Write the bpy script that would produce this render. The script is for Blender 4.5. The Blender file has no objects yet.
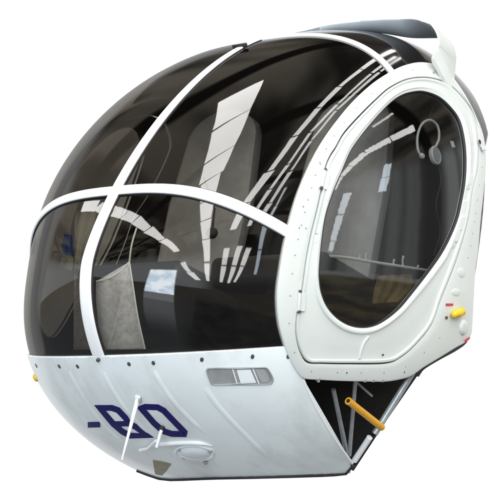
import bpy, bmesh, math, random
import numpy as np
from mathutils import Vector, Matrix
from mathutils.bvhtree import BVHTree
from mathutils.kdtree import KDTree
random.seed(4); rng = np.random.default_rng(4)
S = bpy.context.scene
COL = S.collection
PI = math.pi

# ------------------------------------------------------------------ the body of the cabin (metres, x forward, y to port, z up)
P = dict(az=33.0416, hc=-0.89829, f=1562.189, ax=0.051137, aimz=0.225122, roll=5.90797, xt=0.59665, W=0.56607, xm=-0.28433,
         kw=0.18608, Ht=0.97819, xp=-0.44236, kt=0.1, Hb=0.41132, aw=1.88276, bw=1.94574, at=1.71303, bt=1.37099, ab=2.38618,
         bb=2.0025, nu=2.81461, nl=2.52516, zm=0.20217, zh=0.23225, sh=-0.41613, zl=-0.22092, sl=0.2998, xb=-0.03474, D=4.00503)

def se(t, a, b): return np.clip(1 - np.clip(t, 0, 1)**a, 0, 1)**(1/b)
def prof(x):
    x = np.asarray(x, float)
    t = (x-P['xm'])/(P['xt']-P['xm']); w = P['W']*np.where(t > 0, se(t, P['aw'], P['bw']), 1-P['kw']*(x-P['xm'])**2)
    t2 = (x-P['xp'])/(P['xt']-P['xp']); zt = P['Ht']*np.where(t2 > 0, se(t2, P['at'], P['bt']), 1-P['kt']*(x-P['xp'])**2)
    zb = -P['Hb']*se(t, P['ab'], P['bb'])
    zm = P['zm']*np.clip(1-np.clip(t, 0, 1), 0, 1)
    return w, zt, zb, zm
def surf(x, v):
    w, zt, zb, zm = prof(x)
    c = np.cos(v); s = np.sin(v); up = s >= 0
    e = 2/np.where(up, P['nu'], P['nl'])
    y = w*np.sign(c)*np.abs(c)**e
    z = zm+np.where(up, zt-zm, zm-zb)*np.sign(s)*np.abs(s)**e
    return np.stack([x+0*y, y, z], -1)

# camera
_a = math.radians(P['az'])
CAM = np.array([P['D']*math.cos(_a), P['D']*math.sin(_a), P['hc']])
_T = np.array([-math.sin(_a), math.cos(_a), 0])*P['ax']+np.array([0, 0, P['aimz']])
FW = _T-CAM; FW /= np.linalg.norm(FW)
_R = np.cross(FW, [0, 0, 1]); _R /= np.linalg.norm(_R); _U = np.cross(_R, FW)
_r = math.radians(P['roll'])
RT = _R*math.cos(_r)+_U*math.sin(_r); UP = -_R*math.sin(_r)+_U*math.cos(_r)
def proj(X):
    d = np.asarray(X, float)-CAM; z = d@FW
    return np.stack([250+P['f']*(d@RT)/z, 246.5-P['f']*(d@UP)/z], -1)
def ray(px):
    d = FW+RT*(px[0]-250)/P['f']-UP*(px[1]-246.5)/P['f']
    return d/np.linalg.norm(d)

# dense body grid: stations run from the nose to behind the door
NX, NV = 230, 420
_th = np.linspace(0, 1, NX)
XG = -0.62+(P['xt']-2e-5+0.62)*np.sin(_th*PI/2)**0.9
VG = np.linspace(-PI, PI, NV, endpoint=False)
BODY = surf(XG[:, None], VG[None])
# relax the grid a little so the nose has no crease
for _ in range(14):
    B = BODY.copy()
    B[1:-1] = 0.5*BODY[1:-1]+0.125*(BODY[2:]+BODY[:-2]+np.roll(BODY, 1, 1)[1:-1]+np.roll(BODY, -1, 1)[1:-1])
    BODY = B
BODY[-1] = BODY[-1].mean(0)
_dx = np.gradient(BODY, axis=0); _dv = np.roll(BODY, -1, 1)-np.roll(BODY, 1, 1)
NRM = np.cross(_dx, _dv); NRM[-1] = (1, 0, 0)
NRM /= np.maximum(np.linalg.norm(NRM, axis=-1, keepdims=True), 1e-12)
if (NRM[NX//2, NV//2+NV//4]*np.array([0, 0, 1])).sum() < 0: NRM = -NRM
NRM[-3:] = np.array([1.0, 0, 0])*.6+NRM[-3:]*.4
NRM /= np.linalg.norm(NRM, axis=-1, keepdims=True)
BV = BODY.reshape(-1, 3); BN = NRM.reshape(-1, 3)
BF = []
for i in range(NX-1):
    for j in range(NV):
        k = (j+1) % NV
        BF.append((i*NV+j, i*NV+k, (i+1)*NV+k, (i+1)*NV+j))
BVH = BVHTree.FromPolygons([tuple(v) for v in BV], BF)
KD = KDTree(len(BV))
for i, v in enumerate(BV): KD.insert(v, i)
KD.balance()
def nrm_at(p):
    n = np.zeros(3)
    for co, i, d in KD.find_n(Vector(p), 5): n += BN[i]/(d+1e-4)
    return n/np.linalg.norm(n)
def hit(px):
    """point of the body (and its normal) at a spot of the outline sheet"""
    loc, _, _, _ = BVH.ray_cast(Vector(CAM), Vector(ray(px)))
    if loc is None:                                             # just past the rim: take the nearest rim point
        t = (np.array([0, .2, .3])-CAM)@ray(px)
        loc, _, _, _ = BVH.find_nearest(Vector(CAM+ray(px)*t))
    p = np.array(loc); return p, nrm_at(p)
def near(p):
    loc, _, _, _ = BVH.find_nearest(Vector(p)); q = np.array(loc); return q, nrm_at(q)
def on(px, off=0.0):
    p, n = hit(px); return p+n*off

# ------------------------------------------------------------------ curves
def crom(pts, n, closed=False):
    p = np.array(pts, float)
    if closed: p = np.vstack([p[-1], p, p[0], p[1]])
    else: p = np.vstack([2*p[0]-p[1], p, 2*p[-1]-p[-2]])
    out = []
    m = len(p)-3
    for i in range(m):
        a, b, c, d = p[i:i+4]
        for t in np.linspace(0, 1, 24, endpoint=False):
            out.append(.5*((2*b)+(-a+c)*t+(2*a-5*b+4*c-d)*t*t+(-a+3*b-3*c+d)*t**3))
    if not closed: out.append(p[-2])
    out = np.array(out)
    q = np.vstack([out, out[0]]) if closed else out
    L = np.concatenate([[0], np.cumsum(np.linalg.norm(np.diff(q, axis=0), axis=1))])
    s = np.linspace(0, L[-1], n, endpoint=not closed)
    return np.stack([np.interp(s, L, q[:, k]) for k in range(q.shape[1])], -1)
def sdist(poly, pts):
    """signed distance to a closed outline, positive outside"""
    poly = np.asarray(poly, float); a = poly; b = np.roll(poly, -1, 0); d = b-a
    best = np.full(len(pts), 1e9); ins = np.zeros(len(pts), bool)
    for i in range(len(a)):
        t = np.clip(((pts-a[i])@d[i])/max(d[i]@d[i], 1e-9), 0, 1)
        best = np.minimum(best, np.linalg.norm(pts-a[i]-t[:, None]*d[i], axis=1))
        c = (a[i, 1] > pts[:, 1]) != (b[i, 1] > pts[:, 1])
        xx = a[i, 0]+(pts[:, 1]-a[i, 1])*d[i, 0]/(d[i, 1] if abs(d[i, 1]) > 1e-9 else 1e-9)
        ins ^= c & (pts[:, 0] < xx)
    return np.where(ins, -best, best)

# outlines of the door side, traced once (a sheet of 500 x 493 units)
O_RAW = [(283,345),(277,322),(275.5,295),(279,265),(284,238),(292,207),(300,184),(311,160),(322,141),(335,123),(352,103),(372,85),(391,73),
         (405,67),(420,64.5),(436,67.5),(448,76),(462.5,96),(473,116.5),(480.5,136),(483,159),(481,190),(478,218),(475,252),(472.5,270),(470.5,300),
         (469.5,318),(468,335),(462,342),(453,347),(435,358),(420,367),(414,371.5),(407,375.5),(400,377.8),(383,380.5),(358,380.2),(335,379.5),(318,378.5),(304,377.5),(298,374),(290,362)]
S_RAW = [(300,290),(304,262),(309,236),(314,216),(319.5,192),(323.6,170),(328.5,158),(334,149.5),(342.5,135),(358.7,117),(375,101),(388,90),
         (406.5,81.5),(428,80.5),(448,88),(465,107),(472,124),(475,146),(473.5,170),(468.5,190),(463.6,222),(452,262),(437,300),(428,324),(413,343),(398,356),
         (383,362),(345,362.5),(320,362),(306,361),(299,352),(294.5,336),(294.5,318)]
W_RAW = [(317.2,280),(317.4,266),(320,239),(324,215),(332,191),(340,172.5),(348.5,153),(358,139),(368,126.5),(378.5,114.5),(389,104),(398,97.7),(408,94),
         (421,92.8),(436.5,98),(449,109),(457.6,122),(462,140),(463.6,160),(462.6,182),(459,203),(454,222.5),(442.5,248),(428,270),(404.6,300),
         (395,310.5),(383,320),(371.5,325.8),(359.5,327.5),(346.5,325),(334.5,317.8),(325,307),(319.4,294)]
O_C = crom(O_RAW, 500, True); S_C = crom(S_RAW, 500, True); W_C = crom(W_RAW, 500, True)
NA = 384
CEN = np.array([388.0, 222.0])
ANG = np.linspace(0, 2*PI, NA, endpoint=False)
def radial(curve):
    d = curve-CEN; a = np.unwrap(np.arctan2(d[:, 1], d[:, 0])); r = np.hypot(d[:, 0], d[:, 1])
    if a[-1] < a[0]: a, r = a[::-1], r[::-1]
    a2 = np.concatenate([a-2*PI, a, a+2*PI]); r2 = np.concatenate([r]*3)
    o = np.argsort(a2); return np.interp(ANG, a2[o], r2[o])
R_O, R_S, R_W = radial(O_C), radial(S_C), radial(W_C)

# ------------------------------------------------------------------ mesh helpers
class MB:
    def __init__(s): s.v = []; s.f = []; s.n = 0
    def add(s, v, f):
        b = s.n; s.v.extend([tuple(map(float, q)) for q in v]); s.f.extend([tuple(b+i for i in q) for q in f]); s.n = len(s.v); return s
    def tube(s, pts, r, seg=12, cap=True):
        pts = np.array(pts, float); n = len(pts); r = np.full(n, r) if np.isscalar(r) else np.array(r)
        t = np.gradient(pts, axis=0); t /= np.linalg.norm(t, axis=1)[:, None]
        ref = np.array([0.13, 0.2, 0.97]); ref = ref if abs(t[0]@ref) < .9 else np.array([1.0, 0, 0])
        V = []
        for i in range(n):
            a = np.cross(t[i], ref); a /= np.linalg.norm(a); b = np.cross(t[i], a); ref = np.cross(a, t[i])
            for k in range(seg):
                q = 2*PI*k/seg; V.append(pts[i]+r[i]*(a*math.cos(q)+b*math.sin(q)))
        F = [(i*seg+k, i*seg+(k+1) % seg, (i+1)*seg+(k+1) % seg, (i+1)*seg+k) for i in range(n-1) for k in range(seg)]
        if cap: F += [tuple(range(seg))[::-1], tuple(range((n-1)*seg, n*seg))]
        return s.add(V, F)
    def lathe(s, p, ax, profile, seg=24, sx=None, stretch=1.0):
        """profile: (radius, height along ax); stretch widens along sx"""
        ax = np.array(ax, float)/np.linalg.norm(ax)
        a = np.array(sx, float) if sx is not None else np.array([0.3, 0.1, 0.95]); a = a-(a@ax)*ax
        if np.linalg.norm(a) < 1e-3: a = np.array([1., 0, 0])-ax[0]*ax
        a /= np.linalg.norm(a); b = np.cross(ax, a); V = []
        for r, h in profile:
            for k in range(seg):
                q = 2*PI*k/seg; V.append(p+ax*h+r*(a*math.cos(q)*stretch+b*math.sin(q)))
        m = len(profile)
        F = [(i*seg+k, i*seg+(k+1) % seg, (i+1)*seg+(k+1) % seg, (i+1)*seg+k) for i in range(m-1) for k in range(seg)]
        F += [tuple(range(seg))[::-1], tuple(range((m-1)*seg, m*seg))]
        return s.add(V, F)
    def box(s, c, ax, ay, az, hx, hy, hz):
        c = np.array(c, float); V = [c+ax*hx*i+ay*hy*j+az*hz*k for i in (-1, 1) for j in (-1, 1) for k in (-1, 1)]
        return s.add(V, [(0, 1, 3, 2), (4, 6, 7, 5), (0, 4, 5, 1), (2, 3, 7, 6), (0, 2, 6, 4), (1, 5, 7, 3)])
    def build(s, name, mats, parent=None, smooth=True, bevel=0, solid=None, fix=True, angle=40):
        me = bpy.data.meshes.new(name); me.from_pydata(s.v, [], s.f); me.validate()
        if fix:
            bm = bmesh.new(); bm.from_mesh(me); bmesh.ops.recalc_face_normals(bm, faces=bm.faces); bm.to_mesh(me); bm.free()
        o = bpy.data.objects.new(name, me); COL.objects.link(o)
        for m in (mats if isinstance(mats, (list, tuple)) else [mats]): me.materials.append(m)
        if smooth:
            me.polygons.foreach_set('use_smooth', [True]*len(me.polygons))
            if angle: me.set_sharp_from_angle(angle=math.radians(angle))
        if solid:
            md = o.modifiers.new('thickness', 'SOLIDIFY'); md.thickness = solid[0]; md.offset = -1
            if len(solid) > 1: md.material_offset = solid[1]
        if bevel:
            md = o.modifiers.new('edge', 'BEVEL'); md.width = bevel; md.segments = 3; md.limit_method = 'ANGLE'
        if parent is not None: o.parent = parent
        return o

def clip(V, N, F, f):
    """keep the part of a surface where f <= 0, cutting faces along f = 0"""
    V = list(V); N = list(N); out = []; cache = {}
    f = list(f)
    def cut(a, b):
        k = (a, b) if a < b else (b, a)
        if k not in cache:
            t = f[a]/(f[a]-f[b]); V.append(V[a]+(V[b]-V[a])*t); N.append(N[a]+(N[b]-N[a])*t); f.append(0.0); cache[k] = len(V)-1
        return cache[k]
    for q in F:
        s = [f[i] > 0 for i in q]
        if not any(s): out.append(q); continue
        if all(s): continue
        r = []
        for i in range(len(q)):
            a, b = q[i], q[(i+1) % len(q)]
            if f[a] <= 0: r.append(a)
            if (f[a] > 0) != (f[b] > 0) and f[a] != 0 and f[b] != 0: r.append(cut(a, b))
        r2 = [r[i] for i in range(len(r)) if r[i] != r[i-1]]
        if len(r2) >= 3: out.append(tuple(r2))
    used = sorted({i for q in out for i in q}); mp = {u: i for i, u in enumerate(used)}
    return np.array([V[i] for i in used]), np.array([N[i] for i in used]), [tuple(mp[i] for i in q) for q in out]

def skin(name, V, N, F, mats, parent, thick=None, off=0.0):
    """a piece of body skin that keeps the body's own smooth normals"""
    N = N/np.linalg.norm(N, axis=1)[:, None]
    V = V+N*off
    me = bpy.data.meshes.new(name); me.from_pydata([tuple(v) for v in V], [], F)
    me.update()
    c = np.array([p.normal[:] for p in me.polygons[:400]])
    fl = sum(1 for p in me.polygons if Vector(N[p.vertices[0]]).dot(p.normal) < 0) > len(me.polygons)/2
    if fl: me.flip_normals()
    me.polygons.foreach_set('use_smooth', [True]*len(me.polygons))
    for m in (mats if isinstance(mats, (list, tuple)) else [mats]): me.materials.append(m)
    o = bpy.data.objects.new(name, me); COL.objects.link(o)
    if thick:
        md = o.modifiers.new('thickness', 'SOLIDIFY'); md.thickness = thick; md.offset = -1; md.material_offset = len(me.materials)-1
    else:
        me.normals_split_custom_set_from_vertices([tuple(n) for n in N])
    o.parent = parent
    return o

# ------------------------------------------------------------------ materials
def mat(name):
    m = bpy.data.materials.new(name); m.use_nodes = True; nt = m.node_tree; return m, nt, nt.nodes['Principled BSDF']
def simple(name, col, rough=.5, metal=0, coat=0, var=0.0, scale=30, bump=0, spec=.5):
    m, nt, b = mat(name)
    b.inputs['Roughness'].default_value = rough; b.inputs['Metallic'].default_value = metal; b.inputs['Coat Weight'].default_value = coat
    b.inputs['Coat Roughness'].default_value = .06; b.inputs['Specular IOR Level'].default_value = spec
    tc = nt.nodes.new('ShaderNodeTexCoord'); nz = nt.nodes.new('ShaderNodeTexNoise')
    nz.inputs['Scale'].default_value = scale; nz.inputs['Detail'].default_value = 6; nz.inputs['Roughness'].default_value = .65
    nt.links.new(tc.outputs['Object'], nz.inputs['Vector'])
    rp = nt.nodes.new('ShaderNodeValToRGB'); rp.color_ramp.elements[0].position = .3; rp.color_ramp.elements[1].position = .7
    rp.color_ramp.elements[0].color = (*[c*(1-var) for c in col], 1); rp.color_ramp.elements[1].color = (*col, 1)
    nt.links.new(nz.outputs['Fac'], rp.inputs['Fac']); nt.links.new(rp.outputs['Color'], b.inputs['Base Color'])
    if bump:
        bp = nt.nodes.new('ShaderNodeBump'); bp.inputs['Strength'].default_value = bump; bp.inputs['Distance'].default_value = .002
        nt.links.new(nz.outputs['Fac'], bp.inputs['Height']); nt.links.new(bp.outputs['Normal'], b.inputs['Normal'])
    return m
def glass_mat(name, tint, ior=1.48, wave=.02):
    m = bpy.data.materials.new(name); m.use_nodes = True; nt = m.node_tree; nt.nodes.clear()
    out = nt.nodes.new('ShaderNodeOutputMaterial'); mx = nt.nodes.new('ShaderNodeMixShader')
    tr = nt.nodes.new('ShaderNodeBsdfTransparent'); gl = nt.nodes.new('ShaderNodeBsdfGlossy'); lw = nt.nodes.new('ShaderNodeLayerWeight'); lw.inputs['Blend'].default_value = .5
    f5 = nt.nodes.new('ShaderNodeMath'); f5.operation = 'POWER'; f5.inputs[1].default_value = 4.6; nt.links.new(lw.outputs['Facing'], f5.inputs[0])
    fr = nt.nodes.new('ShaderNodeMath'); fr.operation = 'MULTIPLY_ADD'; fr.use_clamp = True; fr.inputs[1].default_value = .26; fr.inputs[2].default_value = ((ior-1)/(ior+1))**2*1.15
    nt.links.new(f5.outputs[0], fr.inputs[0])
    tr.inputs['Color'].default_value = (*tint, 1); gl.inputs['Roughness'].default_value = .028; gl.inputs['Color'].default_value = (1, 1, 1, 1)
    tc = nt.nodes.new('ShaderNodeTexCoord'); nz = nt.nodes.new('ShaderNodeTexNoise'); nz.inputs['Scale'].default_value = 6; nz.inputs['Detail'].default_value = 1
    bp = nt.nodes.new('ShaderNodeBump'); bp.inputs['Strength'].default_value = wave; bp.inputs['Distance'].default_value = .02
    nt.links.new(tc.outputs['Object'], nz.inputs['Vector']); nt.links.new(nz.outputs['Fac'], bp.inputs['Height'])
    nt.links.new(bp.outputs['Normal'], gl.inputs['Normal'])
    # moulded acrylic is never quite even: a faint cloud in the tint, fine dust
    n2 = nt.nodes.new('ShaderNodeTexNoise'); n2.inputs['Scale'].default_value = 3; n2.inputs['Detail'].default_value = 5
    nt.links.new(tc.outputs['Object'], n2.inputs['Vector'])
    rp = nt.nodes.new('ShaderNodeValToRGB'); rp.color_ramp.elements[0].position = .35; rp.color_ramp.elements[1].position = .7
    rp.color_ramp.elements[0].color = (*[c*.85 for c in tint], 1); rp.color_ramp.elements[1].color = (*[min(1, c*1.1) for c in tint], 1)
    nt.links.new(n2.outputs['Fac'], rp.inputs['Fac']); nt.links.new(rp.outputs['Color'], tr.inputs['Color'])
    nt.links.new(fr.outputs[0], mx.inputs['Fac']); nt.links.new(tr.outputs[0], mx.inputs[1]); nt.links.new(gl.outputs[0], mx.inputs[2])
    nt.links.new(mx.outputs[0], out.inputs['Surface'])
    return m
M = {}
M['white'] = simple('white_paint', (.64, .67, .64), .32, coat=.25, var=.05, scale=9)
M['hull'] = simple('hull_paint', (.88, .94, .94), .34, coat=.25, var=.07, scale=7)
def grime_shade(m):  # grey patches painted over the hull, for grime and for soft reflected shade
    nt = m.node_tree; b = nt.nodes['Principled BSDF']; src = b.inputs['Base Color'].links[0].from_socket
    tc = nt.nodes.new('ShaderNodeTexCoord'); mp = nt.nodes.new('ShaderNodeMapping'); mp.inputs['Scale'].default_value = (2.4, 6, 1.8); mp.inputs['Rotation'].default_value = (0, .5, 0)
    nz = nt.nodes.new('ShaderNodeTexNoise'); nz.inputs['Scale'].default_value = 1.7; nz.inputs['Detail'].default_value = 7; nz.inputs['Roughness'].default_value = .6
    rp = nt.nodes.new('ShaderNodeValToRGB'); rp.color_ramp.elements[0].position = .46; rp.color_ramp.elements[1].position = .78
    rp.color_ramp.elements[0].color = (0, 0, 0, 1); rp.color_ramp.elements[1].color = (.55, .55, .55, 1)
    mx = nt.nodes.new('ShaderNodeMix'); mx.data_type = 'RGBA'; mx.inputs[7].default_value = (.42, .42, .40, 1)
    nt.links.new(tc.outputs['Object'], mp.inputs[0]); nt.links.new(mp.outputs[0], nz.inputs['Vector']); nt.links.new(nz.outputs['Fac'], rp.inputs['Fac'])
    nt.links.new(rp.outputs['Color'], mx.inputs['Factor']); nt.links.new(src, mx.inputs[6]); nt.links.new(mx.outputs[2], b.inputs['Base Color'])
grime_shade(M['hull'])
M['strip'] = simple('white_strip', (.86, .87, .87), .35, var=.03, scale=20)
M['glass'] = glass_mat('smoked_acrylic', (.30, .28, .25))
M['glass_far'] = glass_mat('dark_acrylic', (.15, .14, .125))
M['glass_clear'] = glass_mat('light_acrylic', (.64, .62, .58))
M['dglass'] = glass_mat('door_acrylic', (.50, .51, .51))
M['black'] = simple('black_roof', (.008, .007, .007), .08, var=.2, spec=.12)
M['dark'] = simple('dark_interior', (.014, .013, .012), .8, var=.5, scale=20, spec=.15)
M['gasket'] = simple('rubber', (.02, .018, .022), .6, var=.3)
M['navy'] = simple('navy_vinyl', (.012, .008, .125), .55, var=.2, spec=.15)
M['yellow'] = simple('yellow_paint', (.82, .40, .02), .4, var=.15, scale=40)
M['lemon'] = simple('yellow_plastic', (.85, .55, .02), .4, var=.15, scale=60)
M['red'] = simple('red_vinyl', (.6, .02, .02), .4, var=.1)
M['steel'] = simple('grey_tube', (.42, .44, .45), .35, metal=.3, var=.3, scale=60)
M['screw'] = simple('fastener_steel', (.10, .10, .10), .45, metal=.3, var=.4, scale=300)
M['fairing'] = simple('arch_lifted_blue', (.80, .87, .92), .4, var=.12, scale=14)  # pale blue, lightened in the colour to offset shade under the arch
M['seat'] = simple('grey_vinyl', (.42, .42, .41), .6, var=.3, scale=14, bump=.3)
M['vinyl'] = simple('black_vinyl', (.03, .03, .03), .5, var=.3)
M['clear'] = simple('lamp_lens', (.70, .74, .76), .2, coat=.3, var=.05)
M['olive'] = simple('olive_patch', (.33, .31, .22), .6, var=.25, scale=40)
M['vent'] = simple('vent_grey', (.36, .37, .37), .5, var=.3, scale=20)
M['brown'] = simple('brown_cloth', (.17, .12, .04), .8, var=.5, scale=18)
M['blue'] = simple('blue_cloth', (.05, .13, .42), .8, var=.3)
M['cream'] = simple('cream_plastic', (.62, .63, .57), .5, var=.1)
def net_mat():
    m, nt, b = mat('white_net')
    b.inputs['Base Color'].default_value = (.93, .93, .94, 1); b.inputs['Roughness'].default_value = .8
    tc = nt.nodes.new('ShaderNodeTexCoord'); nz = nt.nodes.new('ShaderNodeTexNoise'); nz.inputs['Scale'].default_value = 70; nz.inputs['Detail'].default_value = 4; nz.inputs['Roughness'].default_value = .75
    nt.links.new(tc.outputs['Object'], nz.inputs['Vector'])
    mr = nt.nodes.new('ShaderNodeMapRange'); mr.inputs['From Min'].default_value = .3; mr.inputs['From Max'].default_value = .7
    mr.inputs['To Min'].default_value = .26; mr.inputs['To Max'].default_value = .62
    nt.links.new(nz.outputs['Fac'], mr.inputs['Value']); nt.links.new(mr.outputs[0], b.inputs['Alpha'])
    return m
M['net'] = net_mat()

# ------------------------------------------------------------------ fields that cut the skin
def port(V): Q = V.copy(); Q[:, 1] = np.abs(Q[:, 1]); return Q
def door_field(V, N, poly):
    Q = port(V); n = N.copy(); n[:, 1] *= np.where(V[:, 1] < 0, -1, 1)
    f = sdist(poly, proj(Q))
    back = (n*(Q-CAM)).sum(1) > 0.05
    return np.where(back | (Q[:, 1] < .12), np.maximum(f, 40), f)
def zlip(x): return P['zl']+P['sl']*(P['xt']-x)
def zhor(x): return P['zh']+P['sh']*(P['xt']-x)
XR = -0.385

heli = bpy.data.objects.new('helicopter_cabin', None); COL.objects.link(heli); heli.empty_display_size = .2
heli['label'] = 'white helicopter cabin section with a smoked bubble canopy and an egg shaped door window'
heli['category'] = 'helicopter cabin'

DF = door_field(BV, BN, O_C)
# --- canopy: everything above the lip, ahead of the door surround
V, N, F = clip(BV, BN, BF, zlip(BV[:, 0])-BV[:, 2])
V, N, F = clip(V, N, F, -(door_field(V, N, O_C)+4.0))
def rear(z): return np.interp(z, [.02, .083, .58, .66, .80, .95], [-.295, -.298, -.395, -.47, -.49, -.49])
V, N, F = clip(V, N, F, rear(V[:, 2])-V[:, 0])
canopy = (V, N, F)
Vr, Nr, Fr = clip(V, N, F, V[:, 0]-P['xb'])                         # behind the bow: opaque roof
skin('roof_skin', Vr, Nr, Fr, [M['black'], M['dark']], heli, thick=.006)
Vw, Nw, Fw = clip(V, N, F, P['xb']-V[:, 0])
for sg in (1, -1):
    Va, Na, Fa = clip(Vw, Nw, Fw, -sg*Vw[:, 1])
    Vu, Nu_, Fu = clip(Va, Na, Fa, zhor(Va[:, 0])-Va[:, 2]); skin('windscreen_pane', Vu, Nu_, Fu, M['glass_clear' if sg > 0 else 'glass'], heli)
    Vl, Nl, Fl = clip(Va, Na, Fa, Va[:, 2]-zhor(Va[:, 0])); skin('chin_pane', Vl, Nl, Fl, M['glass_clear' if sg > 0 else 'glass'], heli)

# --- hull below the lip
H1, H2 = hit((303.5, 380)), hit((351.5, 463))
pn = np.cross(H2[0]-H1[0], H1[1]+H2[1]); pn /= np.linalg.norm(pn)
if pn[0] > 0: pn = -pn                                              # points to the rear: cut there
V, N, F = clip(BV, BN, BF, BV[:, 2]-zlip(BV[:, 0]))
V, N, F = clip(V, N, F, -(door_field(V, N, O_C)+4.0))
V, N, F = clip(V, N, F, (port(V)-H1[0])@pn)
B1, B2 = hit((344, 471.6))[0], hit((215, 475.6))[0]
bn = np.cross(B2-B1, ray((280, 476))); bn /= np.linalg.norm(bn)
if bn[2] > 0: bn = -bn                                              # points down: the belly is cut off flat
V, N, F = clip(V, N, F, (V-B1)@bn)
V, N, F = clip(V, N, F, np.where(V[:, 2] < -.12, proj(port(V))[:, 0]-349.8, -5.0))
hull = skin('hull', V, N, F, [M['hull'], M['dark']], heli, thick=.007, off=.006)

# dark inside of the open lower bay, floor and rear bulkhead
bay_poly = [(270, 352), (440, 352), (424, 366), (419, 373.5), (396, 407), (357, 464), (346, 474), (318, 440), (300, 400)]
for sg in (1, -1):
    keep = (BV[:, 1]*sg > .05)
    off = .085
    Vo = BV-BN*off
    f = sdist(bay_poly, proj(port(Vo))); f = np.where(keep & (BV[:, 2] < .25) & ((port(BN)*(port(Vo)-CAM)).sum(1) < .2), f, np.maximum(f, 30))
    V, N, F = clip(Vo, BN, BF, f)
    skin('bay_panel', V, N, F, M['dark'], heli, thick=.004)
xs_ = np.linspace(-.31, .585, 60); fl = []
for x in xs_:
    z = zlip(x)-.02; w, zt, zb, zm = prof(x)
    r = (z-zm)/(zt-zm) if z >= zm else (zm-z)/(zm-zb)
    n = P['nu'] if z >= zm else P['nl']
    y = w*max(1-min(abs(r), 1)**n, 0)**(1/n)*.97
    if y > .01: fl.append((x, y, z))
mb = MB(); VV = []; FF = []
for x, y, z in fl: VV += [(x, -y, z), (x, y, z)]
for i in range(len(fl)-1): FF.append((2*i, 2*i+1, 2*i+3, 2*i+2))
mb.add(VV, FF).build('cabin_floor', M['dark'], heli, solid=(.01,))
mb = MB(); vv = np.linspace(-PI, PI, 96, endpoint=False); ring = surf(np.full(96, XR+.01), vv)*np.array([1, .997, .997]); ring[:, 2] = np.maximum(ring[:, 2], zlip(XR)-.075)
ring[:, 0] = rear(ring[:, 2])+.012
mb.add(list(ring)+[(float(rear(.4))+.012, 0, .4)], [(i, (i+1) % 96, 96) for i in range(96)]).build('rear_bulkhead', M['dark'], heli, smooth=False, solid=(.01,))

# --- strips over the seams
def ribbon(pts, width, h, name, m, parent, across=None):
    """a rounded flat strip laid on the body along 3D points"""
    pts = np.array(pts, float); n = len(pts); t = np.gradient(pts, axis=0); t /= np.linalg.norm(t, axis=1)[:, None]
    V = []; prof_ = [(-.5, -.004), (-.5, h*.55), (-.42, h*.9), (-.2, h), (.2, h), (.42, h*.9), (.5, h*.55), (.5, -.004)]
    K = len(prof_)
    for i in range(n):
        nn = near(pts[i])[1]
        a = np.cross(t[i], nn); a /= np.linalg.norm(a)
        w = width if np.isscalar(width) else width[i]
        for u, k in prof_:
            q = pts[i]+a*u*w
            b, nb = near(q)
            V.append(b+nb*k)
    F = [(i*K+k, i*K+(k+1) % K, (i+1)*K+(k+1) % K, (i+1)*K+k) for i in range(n-1) for k in range(K)]
    F += [tuple(range(K)), tuple(range((n-1)*K, n*K))[::-1]]
    return MB().add(V, F).build(name, m, parent, angle=50)
def level(zf, n=90, x0=-.05):
    xx = x0+(P['xt']-1e-4-x0)*np.sin(np.linspace(0, 1, n)*PI/2)
    w, zt, zb, zm = prof(xx); z = zf(xx); up = z >= zm
    r = np.where(up, (z-zm)/np.maximum(zt-zm, 1e-6), (zm-z)/np.maximum(zm-zb, 1e-6)); k = np.where(up, P['nu'], P['nl'])
    ok = r < .999; y = w*np.clip(1-np.clip(r, 0, 1)**k, 0, 1)**(1/k)
    A = np.stack([xx, y, z], -1)[ok]; A = A[A[:, 1] > .006]
    B = A[::-1]*np.array([1, -1, 1]); return A, B
def resample(c, n):
    L = np.concatenate([[0], np.cumsum(np.linalg.norm(np.diff(c, axis=0), axis=1))]); s = np.linspace(0, L[-1], n)
    return np.stack([np.interp(s, L, c[:, k]) for k in range(3)], -1)
j0 = np.argmin(np.abs(VG-PI/2)); j1 = np.argmin(np.abs(VG+PI/2))
spine = np.vstack([BODY[::-1, j0][::-1], BODY[::-1, j1]])
spine = np.array([q for q in spine if q[0] > P['xb']-.01 and q[2] > zlip(q[0])-.004])
spine = resample(spine, 120)
ribbon(spine, np.interp(np.arange(120), [0, 60, 119], [.021, .028, .034]), .006, 'center_strip', M['strip'], heli)
ribbon(spine, np.interp(np.arange(120), [0, 60, 119], [.026, .034, .040]), .0025, 'strip_gasket', M['gasket'], heli)
A, B = level(zhor); c = np.vstack([A, B])
pc = proj(c); dd = sdist(O_C, pc); kk = (c[:, 1] < .05) | (dd > -6)
dm = sdist(O_C, proj(port(c))); kk &= (c[:, 1] > 0) | (dm > -6)
brow = resample(c[kk], 130)
ribbon(brow, .029, .0066, 'brow_strip', M['strip'], heli)
ribbon(brow, .034, .0029, 'strip_gasket', M['gasket'], heli)
bowv = np.linspace(.25, PI-.25, 160); bw = surf(np.full(160, P['xb']), bowv)
kb = sdist(O_C, proj(port(bw))) > -5
bw = resample(bw[kb], 110)
ribbon(bw, .020, .0062, 'roof_bow', M['strip'], heli)

HOF = .006
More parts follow.
